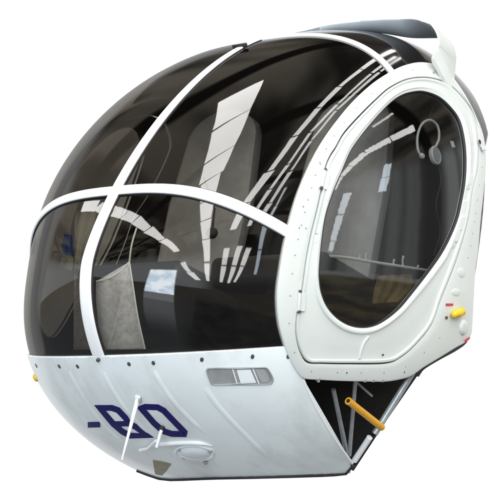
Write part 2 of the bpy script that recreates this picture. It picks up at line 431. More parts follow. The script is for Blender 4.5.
# --- door surround, door, door window
def loops(specs):
    """specs: (radius array, offset) -> 3D loops on the body"""
    out = []
    for r, off in specs:
        L = []
        for k in range(NA):
            q = CEN+r[k]*np.array([math.cos(ANG[k]), math.sin(ANG[k])])
            p, n = hit(q); L.append(p+n*off)
        out.append(np.array(L))
    return out
def band(specs, name, mats, parent, thick=None, angle=35):
    L = loops(specs); V = np.vstack(L); m = len(L)
    F = [(i*NA+k, i*NA+(k+1) % NA, (i+1)*NA+(k+1) % NA, (i+1)*NA+k) for i in range(m-1) for k in range(NA)]
    N = np.array([[0, .9, .1]]*len(V))
    mb = MB().add(V, F)
    o = mb.build(name, mats, parent, angle=angle)
    s = sum(p.normal.y for p in o.data.polygons)
    if s < 0: o.data.flip_normals()
    if thick:
        md = o.modifiers.new('thickness', 'SOLIDIFY'); md.thickness = thick; md.offset = -1; md.material_offset = 1; md.material_offset_rim = 0
    return o
mix = lambda a, b, t: a*(1-t)+b*t
frame_specs = [(R_O, -.004), (R_O, .0085), (R_O-.8, .0105), (R_O-2, .011), (mix(R_O, R_S, .35), .0115), (mix(R_O, R_S, .7), .0115), (R_S+1.8, .011), (R_S+1.0, .0098), (R_S+.9, -.012)]
surround = band(frame_specs, 'door_frame', [M['white'], M['dark']], heli)
door_o = None
b1 = np.minimum(6.0, (R_S-R_W)*.42)
door_specs = [(R_S-.4, -.012), (R_S-.5, .0095), (R_S-1.3, .0125), (R_S-3.2, .0125), (R_S-4.2, .0085), (R_S-5.4, .0078), (mix(R_S-5, R_W+8, .35), .0080), (mix(R_S-5, R_W+8, .7), .0080),
              (R_W+8.2, .0080), (R_W+7, .0085), (R_W+5.8, .0125), (R_W+4.3, .0135), (R_W+3.0, .0125), (R_W+2.2, .0098), (R_W+1.1, .0092), (R_W+.2, .0075), (R_W, -.004)]
# where the door is narrow, squeeze the profile so the loops never cross
gap = R_S-R_W
ds = []
for r, off in door_specs:
    t = (R_S-r); lim = np.where(gap < 16, gap/16, 1.0)
    tt = np.where(gap < 16, np.where(t < 6, t*lim, np.where(R_S-t-R_W < 9, gap-(gap-t)*lim, t)), t)
    ds.append((R_S-tt, off))
for i in range(1, len(ds)): ds[i] = (np.minimum(ds[i][0], ds[i-1][0]-.05), ds[i][1])
door = band(ds, 'door', [M['white'], M['dark']], heli)
g = band([(R_W+.4, .006), (R_W+.2, .0085), (R_W-.6, .0085), (R_W-.9, .006), (R_W-.9, .001)], 'window_gasket', M['gasket'], door)
band([(R_S+1.1, -.011), (R_S+1.0, .004), (R_S-.5, .004), (R_S-.7, -.011)], 'door_seal', M['gasket'], surround)
# door window: polar sheet
RR = [R_W+.3]+[R_W*t for t in np.linspace(.96, .02, 30)]
L = loops([(r, .004) for r in RR]); V = np.vstack(L); m = len(RR)
F = [(i*NA+k, i*NA+(k+1) % NA, (i+1)*NA+(k+1) % NA, (i+1)*NA+k) for i in range(m-1) for k in range(NA)]+[tuple(range((m-1)*NA, m*NA))]
N = np.array([nrm_at(v) for v in V])
win = skin('door_window', V, N, F, M['dglass'], door)
def mirror(o, parent):
    me = o.data.copy(); me.transform(Matrix.Diagonal((1, -.965, 1, 1))); me.flip_normals()
    c = o.copy(); c.data = me; c.parent = parent; COL.objects.link(c); return c
# the far door is the same panel seen from its dark lined inside
m_s = mirror(surround, heli); m_d = mirror(door, heli); far = mirror(win, m_d); far.data.materials[0] = M['glass_far']; mirror(g, m_d)
for o in (m_s, m_d):
    md = o.modifiers.new('lining', 'SOLIDIFY'); md.thickness = .005; md.offset = -1; md.material_offset = 1; md.material_offset_rim = 1

def patch_frame(px):
    p, n = hit(px); u = on((px[0]+1, px[1]))-p; u -= (u@n)*n; u /= np.linalg.norm(u); return p, n, u, np.cross(n, u)
# bulge and dimples on the door sill, hinges, latch
for (px, rr, st) in (((457.5, 273), .0105, 1.5), ((452, 292.5), .008, 2.2)):
    p, n, u, w = patch_frame(px)
    MB().lathe(p+n*.0108, n, [(rr*1.5, -.003), (rr*1.35, .0002), (rr*1.1, .0014), (rr*.8, .0022), (rr*.4, .0026)], 28, u, st).build('pressed_dimple', M['white'], surround, angle=60)
def hinge(a, b):
    pa, na = hit(a); pb, nb = hit(b); n = na+nb; n /= np.linalg.norm(n); d = (pb-pa); L = np.linalg.norm(d); d /= L
    mb = MB(); mb.tube([pa+n*.013, pb+n*.013], .0045, 12); s = np.cross(n, d)
    mb.box((pa+pb)/2+n*.0115+s*.009, d, s, n, L*.46, .008, .0016)
    mb.build('hinge', M['white'], door, bevel=.0006)
    for q in (pa, pb): MB().lathe(q+n*.013, n, [(.0042, 0), (.0042, .0035), (.003, .0045)], 12).build('hinge_pin', M['screw'], door)
hinge((322.5, 172), (318.5, 190)); hinge((297, 292), (296, 312))
p, n, u, w = patch_frame((476, 145)); mb = MB(); mb.box(p+n*.014, u, w, n, .009, .011, .004); mb.box(p+n*.018-w*.016, u, w, n, .011, .005, .003); mb.build('door_latch', M['white'], door, bevel=.0015)
p, n, u, w = patch_frame((474, 143.5)); MB().lathe(p+n*.016, n, [(.006, 0), (.006, .003), (.004, .0036)], 14, u, .6).build('latch_slot', M['gasket'], door)
# sill fittings: yellow cap, red marks, small lamp
p, n, u, w = patch_frame((451, 312.8)); ax = on((462, 309))-on((445, 316)); ax /= np.linalg.norm(ax)
mb = MB(); K = []; 
for i, (s_, r_) in enumerate([(-.026, .004), (-.020, .0075), (-.012, .0062), (-.004, .0092), (.004, .0100), (.012, .0075), (.018, .0088), (.024, .0060), (.027, .002)]): K.append((p+n*(.021)+ax*s_*1.15, r_*1.25))
mb.tube([k[0] for k in K], [k[1] for k in K], 14); mb.lathe(p, n, [(.009, 0), (.009, .02)], 18); mb.build('filler_cap', M['lemon'], surround, angle=60)
def decal(px, hw, hh, ang, name, m, parent, off=.0125):
    p, n, u, w = patch_frame(px); c, s = math.cos(ang), math.sin(ang); a = u*c+w*s; b = -u*s+w*c
    return MB().box(p+n*off, a, b, n, hw, hh, .0009).build(name, m, parent, smooth=False)
decal((445.3, 304.6), .0175, .0028, 0, 'red_mark', M['red'], surround)
p, n, u, w = patch_frame((459, 327)); MB().lathe(p+n*.009, n, [(.020, 0), (.020, .004), (.017, .008), (.009, .009)], 26, u, 1.0).build('access_plug', M['white'], surround, angle=60)
decal((462.5, 339), .013, .003, .35, 'red_mark', M['red'], surround, .014)
p, n, u, w = patch_frame((442, 317.5)); MB().lathe(p+n*.011, n, [(.004, 0), (.004, .004), (.002, .005)], 12).build('screw_head', M['screw'], surround)
for px in ((297, 229), (303.5, 229.5), (301, 208), (318, 166)):
    p, n, u, w = patch_frame(px); MB().lathe(p+n*.0112, n, [(.0022, 0), (.0022, .0010), (.001, .0013)], 10).build('rivet', M['vent'], surround)
RV = mix(R_O, R_S, .5)
for k in range(0, NA, 9):
    q = CEN+RV[k]*np.array([math.cos(ANG[k]), math.sin(ANG[k])])
    if R_O[k]-R_S[k] < 9 or (q[0] > 436 and q[1] > 262): continue
    p, n = hit(q); MB().lathe(p+n*.0112, n, [(.0019, 0), (.0019, .0009), (.001, .0012)], 8).build('rivet', M['vent'], surround)
p, n, u, w = patch_frame((37.5, 377)); MB().lathe(p+n*HOF, n, [(.011, -.002), (.010, .004), (.005, .007)], 16).build('side_marker', M['lemon'], hull)
for px in ((380, 354), (344, 371.5), (401, 371)):
    p, n, u, w = patch_frame(px); MB().lathe(p+n*.009, n, [(.0024, 0), (.0024, .0025), (.001, .003)], 10).build('screw_head', M['screw'], door)
# pressed bead branching from the window ring to the sill
pts = crom([(366, 336), (361, 343), (358, 352), (357, 358)], 10)
MB().tube([on(q, .0085) for q in pts], .004, 8).build('door_bead', M['white'], door)
pts = crom([(414, 305), (408, 318), (398, 330), (384, 338)], 14)
# small tabs along the lower door edge
for a in (317, 363, 371, 380):
    p, n, u, w = patch_frame((a, 378.5)); MB().box(p+n*.004-w*.0, u, w, n, .004 if a > 340 else .0025, .006, .007).build('edge_tab', M['vent'], surround, bevel=.0008)

# --- roof hoop: a flat strap standing off the roof, white leg on the port side, pale blue arch above, lightened against its shade
HP = [(437, 79, -.285), (442, 69, -.285), (446, 58, -.285), (446.5, 48, -.285), (443, 38, -.285), (436, 31, -.285), (424, 28.5, -.285), (405, 28, -.285), (385, 26.5, -.28), (365, 26, -.275), (345, 27, -.26), (325, 29, -.245), (305, 33, -.22), (280, 37, -.18), (255, 40, -.13), (238, 42, -.10)]
def on_plane(px, x):
    r = ray(px); return CAM+r*((x-CAM[0])/r[0])
HX = crom(np.array([on((437, 80), .014), on((440, 71), .017)]+[on_plane(q[:2], q[2]) for q in HP[2:]]), 120)
HWID = np.interp(np.arange(120), [0, 34, 46, 60, 90, 119], [.112, .118, .074, .050, .026, .010])
def strap(i0, i1, name, m, lift=0):
    C = HX[i0:i1]; n_ = len(C); T = np.gradient(C, axis=0); T /= np.linalg.norm(T, axis=1)[:, None]
    pr = [(-.5, 0), (-.5, .004), (-.42, .007), (.42, .007), (.5, .004), (.5, 0), (.42, -.003), (-.42, -.003)]; K = len(pr); V = []
    for k in range(n_):
        w = np.array([1., 0, 0]); w -= (w@T[k])*T[k]; w /= np.linalg.norm(w); n = np.cross(T[k], w)
        if n@(C[k]-np.array([C[k][0], 0, .3])) < 0: n = -n
        ti = math.radians(np.interp(i0+k, [34, 46, 119], [0, 22, 28])); w, n = w*math.cos(ti)+n*math.sin(ti), n*math.cos(ti)-w*math.sin(ti)
        for u, h in pr: V.append(C[k]+w*u*HWID[i0+k]+n*(h+lift))
    F = [(i*K+k, i*K+(k+1) % K, (i+1)*K+(k+1) % K, (i+1)*K+k) for i in range(n_-1) for k in range(K)]
    F += [tuple(range(K)), tuple(range((n_-1)*K, n_*K))[::-1]]
    return MB().add(V, F).build(name, m, heli, angle=50)
for k in range(0, 120, 8):
    q, nq = near(HX[k]); 
hoop = strap(0, 33, 'hoop_leg', M['white'])
arch = strap(31, 120, 'hoop_arch', M['fairing'], -.0015)
for px in ((430.5, 75.5), (443, 79)):
    p, n, u, w = patch_frame(px); MB().lathe(p+n*.011, n, [(.0035, 0), (.0035, .004), (.002, .005)], 12).build('rivet', M['vent'], surround)

# --- hull details: fasteners, ribs, vent, registration, aerials, lamp
HO = .006
for px in ((38.5, 364.6), (61, 365), (79, 365), (130, 362.6), (154, 361.6), (201.7, 358.5), (251.7, 355.8), (287, 355.8)):
    p, n, u, w = patch_frame(px); MB().lathe(p+n*HO, n, [(.0043, -.001), (.0043, .0008), (.0036, .0014), (.0015, .0016)], 16, w, 1.35).build('fastener', M['screw'], hull, angle=60)
p, n, u, w = patch_frame((100, 358)); MB().lathe(p+n*(HO), n, [(.0045, -.001), (.0045, .0055), (.003, .0065)], 14).build('fastener', M['screw'], hull, angle=60)
def rib(pts, r=.0065):
    c = crom(pts, 40); V = []; K = 7
    P3 = [hit(q) for q in c]; X = np.array([a for a, _ in P3]); T = np.gradient(X, axis=0); T /= np.linalg.norm(T, axis=1)[:, None]
    for i in range(40):
        n = P3[i][1]; a = np.cross(T[i], n); a /= np.linalg.norm(a); s = min(1, math.sin(PI*min(i/39*3+.12, .5))) * min(1, (39-i)/8+.02)
        for u in np.linspace(-1, 1, K): V.append(X[i]+a*u*r*1.3+n*(HO-.0006+.0034*s*(1-u*u)**1.0))
    F = [(i*K+k, i*K+k+1, (i+1)*K+k+1, (i+1)*K+k) for i in range(39) for k in range(K-1)]
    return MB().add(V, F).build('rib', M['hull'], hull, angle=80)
rib([(44, 369), (54, 388), (70, 408), (90, 428)]); rib([(70, 369), (80, 388), (95, 411), (114, 432), (132, 446)]); rib([(104.5, 370), (111, 384), (124, 404), (142, 424), (156, 437)])
rib([(154, 369), (162, 383), (174, 400), (190, 417), (208, 434)]); rib([(205, 386), (216, 402), (232, 420), (252, 440), (270, 458)])
# vent
def loft_px(loopspecs, name, m, parent, cap=True):
    L = [np.array([on(q, off) for q in c]) for c, off in loopspecs]; n = len(L[0]); V = np.vstack(L)
    F = [(i*n+k, i*n+(k+1) % n, (i+1)*n+(k+1) % n, (i+1)*n+k) for i in range(len(L)-1) for k in range(n)]
    if cap: F.append(tuple(range((len(L)-1)*n, len(L)*n)))
    return MB().add(V, F).build(name, m, parent, angle=40)
v0 = np.array([(206, 367.5), (210, 366.3), (238, 366.2), (264, 366), (267.5, 368), (272, 376), (271.5, 381), (267, 382.8), (240, 383), (214, 383), (210, 380.5), (206.3, 371)])
v0 = crom(v0, 72, True); vc = v0.mean(0)
def shrink(c, px): d = c-c.mean(0); L = np.linalg.norm(d, axis=1)[:, None]; return c-d/L*px*np.array([1, 1])
vent = loft_px([(v0, HO-.001), (v0, HO+.0032), (shrink(v0, .8), HO+.0042), (shrink(v0, 1.6), HO+.0036), (shrink(v0, 2.0), HO+.0012)]+[(vc+(v0-vc)*k, HO+.0010) for k in (.85, .65, .45, .25, .05)], 'vent', M['vent'], hull)
for (a, b) in (((232, 367.5), (236.5, 382)), ((252, 367.5), (258, 382))):
    MB().tube([on(a, HO+.002), on(((a[0]+b[0])/2, (a[1]+b[1])/2), HO+.002), on(b, HO+.002)], .0016, 8).build('vent_bar', M['strip'], vent)
def edge_pts(c, m=8): c = np.array(c, float); return np.vstack([c[i]*(1-t)+c[(i+1) % len(c)]*t for i in range(len(c)) for t in np.linspace(0, 1, m, endpoint=False)])
sh = edge_pts([(236, 368.4), (249.5, 368.2), (255.5, 381.2), (240, 381.3)])
sh2 = edge_pts([(254, 368.3), (263.5, 368.2), (268, 375.5), (267, 380.6), (260.5, 381.0)])
cn = lambda c, k: c.mean(0)+(c-c.mean(0))*k
loft_px([(sh2, HO+.0014), (sh2, HO+.0020)]+[(cn(sh2, k), HO+.0021) for k in (.8, .5, .2, .02)], 'vent_panel', M['seat'], vent)
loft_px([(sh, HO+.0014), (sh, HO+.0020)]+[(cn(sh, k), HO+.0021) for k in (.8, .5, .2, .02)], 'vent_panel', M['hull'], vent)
# registration
def stroke(pts, width, closed=False):
    """flat lettering stroke laid on the hull, mitred"""
    p = np.array(pts, float)
    dens = []
    m = len(p) if closed else len(p)-1
    n = len(p); Lf = []; Rt = []
    for i in range(n):
        a = p[i-1] if (i > 0 or closed) else None; b = p[(i+1) % n] if (i < n-1 or closed) else None
        d1 = (p[i]-a)/np.linalg.norm(p[i]-a) if a is not None else None; d2 = (b-p[i])/np.linalg.norm(b-p[i]) if b is not None else None
        if d1 is None: d1 = d2
        if d2 is None: d2 = d1
        n1 = np.array([-d1[1], d1[0]]); n2 = np.array([-d2[1], d2[0]]); mm = n1+n2; mm /= np.linalg.norm(mm); k = width/2/max(mm@n1, .45)
        Lf.append(p[i]+mm*k); Rt.append(p[i]-mm*k)
    return Lf, Rt, m
def letter(strokes, name, top=HO+.0013):
    mb = MB()
    for pts, width, closed, lift in strokes:
        Lf, Rt, m = stroke(pts, width, closed); n = len(pts)
        for i in range(m):
            j = (i+1) % n; S_ = 8; V = []
            for s in range(S_+1):
                t = s/S_; a = Lf[i]*(1-t)+Lf[j]*t; b = Rt[i]*(1-t)+Rt[j]*t
                for off in (top+lift, HO-.003): V += [on(a, off), on((a+b)/2, off), on(b, off)]
            F = []
            for s in range(S_):
                q = s*6; r = q+6
                F += [(q, q+1, r+1, r), (q+1, q+2, r+2, r+1), (q, r, r+3, q+3), (q+2, q+5, r+5, r+2)]
            F += [(0, 3, 4, 1), (1, 4, 5, 2)]; e = S_*6; F += [(e, e+1, e+4, e+3), (e+1, e+2, e+5, e+4)]
            mb.add(V, F)
    return mb.build(name, M['navy'], hull, angle=30)
def cpx(l): return [(80+x/4.545, 390+y/4.545) for x, y in l]
letter([(cpx([(42, 149), (97, 147)]), 5.2, False, 0)], 'registration_dash')
letter([(cpx([(96, 72), (150, 72), (178, 82), (212, 118), (226, 142), (258, 158), (286, 178), (312, 197), (232, 197), (196, 178), (156, 144)]), 5.5, True, 0), (cpx([(156, 144), (226, 143)]), 4.8, False, .0002)], 'registration_letter')
letter([(cpx([(283, 74), (300, 67), (356, 69), (384, 84), (420, 122), (478, 182), (476, 190), (420, 189), (380, 176), (340, 140)]), 5.5, True, 0)], 'registration_letter')
# blade aerial
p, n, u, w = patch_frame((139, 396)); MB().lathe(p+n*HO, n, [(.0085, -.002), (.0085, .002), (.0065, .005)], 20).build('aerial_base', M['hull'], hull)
dep = (p+n*.012-CAM)@FW
def at_depth(px, d): r = ray(px); return CAM+r*(d/(r@FW))
tip = at_depth((121.8, 460), dep-.03); root = p+n*.006
aer = MB().tube(crom([root-(tip-root)*.03, root+(tip-root)*.3, root+(tip-root)*.7, tip], 14), np.linspace(.0062, .0018, 14), 14).build('whip_aerial', M['strip'], heli)
MB().tube([root-(tip-root)*.045+u*.004, root+(tip-root)*.07+u*.006], .0045, 10).build('aerial_boot', M['vent'], aer)
# pitot with white bracket
p, n, u, w = patch_frame((163, 425)); q = at_depth((156.5, 447.5), (p-CAM)@FW-.012)
pit = MB().tube([p+n*HO, p+n*.016+(q-p)*.25, q], [.0045, .0042, .0036], 12).build('pitot_tube', M['strip'], heli)
MB().lathe(p+n*HO, n, [(.007, -.002), (.007, .005), (.004, .009)], 16).build('pitot_collar', M['gasket'], pit)
MB().tube([on((142, 444.5), .016), on((150, 442), .018), on((158, 434.5), .018)], .0042, 10).build('pitot_bracket', M['strip'], pit)
# landing lamp and patch
def ell(cx, cy, a, b, ang=0, n=56): t = np.linspace(0, 2*PI, n, endpoint=False); c, s = math.cos(ang), math.sin(ang); return np.stack([cx+a*np.cos(t)*c-b*np.sin(t)*s, cy+a*np.cos(t)*s+b*np.sin(t)*c], -1)
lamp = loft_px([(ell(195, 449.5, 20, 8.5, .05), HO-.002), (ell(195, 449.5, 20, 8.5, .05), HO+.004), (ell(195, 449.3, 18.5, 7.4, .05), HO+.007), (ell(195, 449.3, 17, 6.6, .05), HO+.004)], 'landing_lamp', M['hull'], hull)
loft_px([(ell(195, 449.3, 17.3, 6.8, .05), HO+.003), (ell(195, 449.2, 14, 5, .05), HO+.010), (ell(195, 449, 8, 3, .05), HO+.0135), (ell(195, 449, 2, .8, .05), HO+.0145)], 'lamp_lens', M['clear'], lamp)
for px in ((185, 453.5), (206, 459), (181, 446), (211, 447)):
    p, n, u, w = patch_frame(px); MB().lathe(p+n*HO, n, [(.0055, -.001), (.0055, .0065), (.003, .0085)], 14).build('lamp_screw', M['steel'], lamp)
rimc = crom([(151, 443.5), (165, 441), (180, 439.8), (198, 439.8), (213, 442.5)], 24)
MB().tube([on(q, HO+.003) for q in rimc], np.concatenate([np.linspace(.001, .0055, 6), np.full(12, .0055), np.linspace(.0055, .001, 6)]), 10).build('lamp_eyebrow', M['strip'], lamp)
pt = np.array([(153.6, 457.5), (158, 458.2), (163, 459), (168, 460.2), (172, 461.5), (169.5, 465), (167, 468.5), (163, 473), (159.5, 472.5), (156, 471.5), (155, 467), (154.2, 462)])
sc_ = lambda c, k: c.mean(0)+(c-c.mean(0))*k
loft_px([(pt, HO-.001), (pt, HO+.0014)]+[(sc_(pt, k), HO+.0016) for k in (.9, .75, .6, .45, .3, .15, .02)], 'drain_patch', M['olive'], hull)
# --- open bay: edge tubes, struts, step tube
def px_tube(pts, r, off, name, m, parent=heli, seg=12, n=20):
    c = crom(pts, n); return MB().tube([on(q, off) for q in c], r, seg).build(name, m, parent)
px_tube([(302.5, 379), (310, 397), (320, 415.5), (331, 433.5), (342, 449), (351.5, 462)], .0036, .004, 'hull_edge', M['strip'])
def straight(a, b, oa, ob, r, name, m, n=12):
    A_, B_ = on(a, oa), on(b, ob); return MB().tube([A_*(1-t)+B_*t for t in np.linspace(0, 1, n)], r, 14).build(name, m, heli)
straight((421, 366), (375.5, 435), -.012, -.004, .0085, 'rear_rail', M['steel'])
straight((370.5, 438.5), (355, 462), -.004, -.004, .0078, 'rail_foot', M['strip'])
straight((426, 367), (353, 472), -.016, -.006, .0045, 'edge_trim', M['gasket'])
px_tube([(352, 463), (349.5, 469), (344, 471.4), (335, 472.2), (322, 472.8), (290, 473.7), (250, 474.7), (215, 475.4), (190, 476.4), (174, 477), (163, 476.6), (150, 472.6), (138, 468)], .0036, .008, 'edge_trim', M['gasket'])
px_tube([(469.5, 300), (470, 320), (468.5, 339), (459, 348), (441, 358), (425, 368), (419, 376)], .0075, -.008, 'edge_trim', M['gasket'], n=30)
def strut(a, b, oa, ob, r, name, m):
    A_, B_ = on(a, oa), on(b, ob); return MB().tube([A_, (A_*2+B_)/3, (A_+2*B_)/3, B_], r, 12).build(name, m, heli)
strut((367.5, 384), (351.5, 460), -.045, -.014, .0052, 'strut', M['steel'])
strut((347, 402), (349.5, 459), -.060, -.018, .0058, 'strut', M['steel'])
strut((373, 392), (388, 408), -.075, -.06, .003, 'strut', M['vent'])
ya = on((349.5, 402), -.004); yb = on((383, 428.5), -.004); d = yb-ya
yt = MB().tube([ya, ya+d*.5, yb], .0088, 20).build('step_tube', M['yellow'], heli, angle=60)
MB().tube([ya-d*.012, ya+d*.004], .0050, 14).build('tube_bore', M['gasket'], yt)
MB().tube([ya-d*.008, ya+d*.02], .0096, 20).build('tube_collar', M['yellow'], yt)
for px in ((332, 401), (310, 390)):
    p, n, u, w = patch_frame(px)
# clamp on the spine
i0 = np.argmin(np.abs(proj(spine)[:, 0]-241)); p, n = near(spine[i0]); t = spine[i0+1]-spine[i0-1]; t /= np.linalg.norm(t)
MB().box(p+n*.008, t, np.cross(n, t), n, .004, .022, .005).build('spine_clamp', M['gasket'], heli, bevel=.001)

# ------------------------------------------------------------------ inside
def seat(y):
    root = bpy.data.objects.new('seat', None); COL.objects.link(root); root.parent = heli
    # arched back rest
    pr = [(-.13, .0), (-.135, .3), (-.118, .50)]+[(-.118*math.cos(t), .50+.10*math.sin(t)) for t in np.linspace(.15, PI-.15, 14)]+[(.118, .50), (.135, .3), (.13, .0)]
    mb = MB(); n = len(pr); V = []
    for dx, sc in ((0, .93), (.014, 1), (.05, 1), (.066, .9)):
        for (a, b) in pr: V.append((-.27+dx-b*.16+.06, y+a*sc, .13+b*(sc*.5+.5)))
    F = [(i*n+k, i*n+(k+1) % n, (i+1)*n+(k+1) % n, (i+1)*n+k) for i in range(3) for k in range(n)]+[tuple(range(n)), tuple(range(3*n, 4*n))]
    mb.add(V, F).build('backrest', M['seat'], root)
    MB().box((-.02, y, .11), np.array([1., 0, 0]), np.array([0, 1., 0]), np.array([0, 0, 1.]), .16, .17, .04).build('cushion', M['vinyl'], root, bevel=.02)
    return root
seat(-.23); seat(.2)
# instrument pod on its pedestal
pod = MB().box((.34, -.02, -.03), np.array([1., 0, 0]), np.array([0, 1., 0]), np.array([0, 0, 1.]), .07, .12, .06).build('instrument_pod', M['dark'], heli, bevel=.02)
pc_ = hit((212, 233))[0]+ray((212, 233))*.10
cmp_ = MB().lathe(pc_, np.array([.9, .4, .1]), [(.004, -.014), (.011, -.010), (.0145, 0), (.012, .008), (.009, .011)], 20).build('compass', M['gasket'], heli, angle=60)
MB().tube([pc_, pc_+np.array([.0, 0, .06]), pc_+np.array([.03, -.02, .13])], .0025, 8).build('compass_stem', M['gasket'], cmp_)
# things that hang inside
def tagged(o, label, cat, group=None):
    o['label'] = label; o['category'] = cat
    if group: o['group'] = group
    return o
def inner(px, off): return hit(px)[0]+ray(px)*off
def sheet(outline, off0, off1, name, folds, m, seed):
    """cloth hung inside the canopy: a folded sheet between two traced edges"""
    r = np.random.default_rng(seed); Lc, Rc = crom(outline[0], 40), crom(outline[1], 40); K = 26; V = []
    ph = r.uniform(0, 6, 4)
    for i in range(40):
        for k in range(K):
            t = k/(K-1); q = Lc[i]*(1-t)+Rc[i]*t; v = i/39
            o = off0+(off1-off0)*v+.008*v*math.sin(folds*t*6.28+ph[0]+v*1.3)+.003*math.sin(2.3*folds*t*6.28+ph[1]+v*3)
            V.append(inner(q, max(.02, o)))
    F = [(i*K+k, i*K+k+1, (i+1)*K+k+1, (i+1)*K+k) for i in range(39) for k in range(K-1)]
    o = MB().add(V, F).build(name, m, None, fix=False, angle=0); md = o.modifiers.new('thickness', 'SOLIDIFY'); md.thickness = .0012
    return o
def cr6(l): return [(60+x*.3243, 190+y*.3243) for x, y in l]
net = sheet((cr6([(112, 282), (112, 340), (120, 420), (132, 492)]), cr6([(214, 222), (226, 300), (240, 390), (262, 490)])), .055, .06, 'net_curtain', .8, M['net'], 2)
tagged(net, 'pale translucent net draped from a cord, on the right of the centre strip', 'net')
hem = [inner(q, .052) for q in crom(cr6([(112, 282), (150, 272), (185, 250), (214, 222)]), 16)]
MB().tube(hem, .0022, 8).build('hem', M['strip'], net)
MB().tube([inner(q, .052) for q in crom(cr6([(214, 222), (226, 300), (240, 390), (262, 490)]), 20)], .0018, 8).build('hem', M['strip'], net)
MB().tube([inner(q, .050) for q in crom(cr6([(212, 226), (200, 290), (180, 380), (150, 488)]), 16)], .0016, 8).build('fold', M['net'], net)
MB().tube([inner(q, .052) for q in crom(cr6([(214, 222), (219, 180), (226, 150), (236, 118)]), 12)], .0022, 8).build('cord', M['cream'], net)
net2 = sheet((cr6([(44, 258), (42, 330), (42, 420), (42, 492)]), cr6([(70, 285), (76, 350), (84, 420), (104, 492)])), .05, .05, 'net_curtain', .8, M['net'], 5)
tagged(net2, 'narrow pale net hanging in the far left pane beside the centre strip', 'net')
cov = sheet((cr6([(50, 62), (44, 110), (46, 180), (42, 245)]), cr6([(116, 50), (104, 110), (78, 180), (74, 250)])), .05, .05, 'seat_cover', 1.0, M['cream'], 8)
tagged(cov, 'grey beige cover hanging behind the left panes above the narrow net', 'cover')
tag_ = sheet((cr6([(4, 208), (2, 240)]), cr6([(40, 212), (38, 250)])), .04, .04, 'cloth_tag', 1.0, M['cream'], 9); tagged(tag_, 'small pale cloth tag in the far left pane under the blue cloth', 'cloth')
blue = sheet((cr6([(14, 135), (8, 170), (12, 200)]), cr6([(38, 140), (40, 170), (42, 205)])), .04, .04, 'blue_cloth', 1.0, M['blue'], 10); tagged(blue, 'small blue cloth hanging in the far left pane', 'cloth')
# headset on a hook behind the door window
hs = bpy.data.objects.new('headset', None); COL.objects.link(hs); hs.location = tuple(inner((430, 150), .06)); bpy.context.view_layer.update()
tagged(hs, 'grey headset with round ear cup hanging behind the door window', 'headset')
def under(o, root): o.parent = root; o.matrix_parent_inverse = root.matrix_world.inverted(); return o
bpy.context.view_layer.update()
h = [inner(q, .06) for q in crom([(423, 158), (418, 150), (417.5, 136), (422, 124), (430, 120), (437.5, 126), (439, 138), (435, 148)], 40)]
under(MB().tube(h, .0034, 10).build('headband', M['cream']), hs)
p, n = hit((435, 155.5)); c0 = p+ray((435, 155.5))*.055
e3 = np.array([.1, .2, 1.0])
under(MB().lathe(c0, n, [(.019, -.006), (.021, 0), (.021, .004), (.018, .007), (.0165, .005), (.004, .004)], 30, e3, 1.25).build('ear_cup', M['cream']), hs)
under(MB().lathe(c0+n*.006, n, [(.0155, 0), (.0155, .001)], 30, e3, 1.25).build('ear_pad', M['vent']), hs)
p, n = hit((422, 156)); under(MB().lathe(p+ray((422, 156))*.055, n, [(.007, -.004), (.008, .002), (.004, .006)], 16).build('slider', M['cream']), hs)
under(MB().tube([inner(q, .06) for q in crom([(429, 121), (431, 112), (437, 104), (446, 96)], 12)], .0016, 8).build('hanger', M['gasket']), hs)
under(MB().tube([inner(q, .062) for q in crom([(437, 163), (441, 180), (436, 205), (440, 232), (434, 256)], 30)], .0017, 8).build('cable', M['gasket']), hs)
# pale rail with small levers across the cabin, low behind the door window
rl = MB().tube([inner(q, .16) for q in crom([(322, 256), (345, 257.5), (372, 262), (398, 266), (430, 271)], 24)], .0042, 10).build('cross_rail', M['cream'], heli)
for (a, hgt) in (((360, 260), 5), ((366, 261), 8), ((394, 265.5), 6), ((403, 267), 11), ((418, 269.5), 4)):
    MB().tube([inner(a, .16), inner((a[0]-.6, a[1]-hgt*.6), .16), inner((a[0]+.4, a[1]-hgt), .158)], [.0026, .0022, .0034], 8).build('lever', M['cream'], rl)
pouch = sheet(([(378, 276), (374, 290), (372, 304)], [(412, 274), (412, 288), (400, 302)]), .17, .15, 'pouch', 1.6, M['brown'], 12); tagged(pouch, 'olive brown cloth pouch low behind the door window', 'pouch')
p, n, u, w = patch_frame((456, 143)); card = MB().box(p-n*.010, u, w, n, .0085, .009, .001).build('placard', M['strip'], None, bevel=.0005)
tagged(card, 'small square white placard behind the top right of the door window', 'placard')

# ------------------------------------------------------------------ camera
cd = bpy.data.cameras.new('camera'); co = bpy.data.objects.new('camera', cd); COL.objects.link(co)
from mathutils import Matrix
co.matrix_world = Matrix(((RT[0], UP[0], -FW[0], CAM[0]), (RT[1], UP[1], -FW[1], CAM[1]), (RT[2], UP[2], -FW[2], CAM[2]), (0, 0, 0, 1)))
cd.sensor_fit = 'HORIZONTAL'; cd.sensor_width = 36; cd.lens = 36*P['f']/500; cd.clip_start = .05; cd.clip_end = 500
S.camera = co

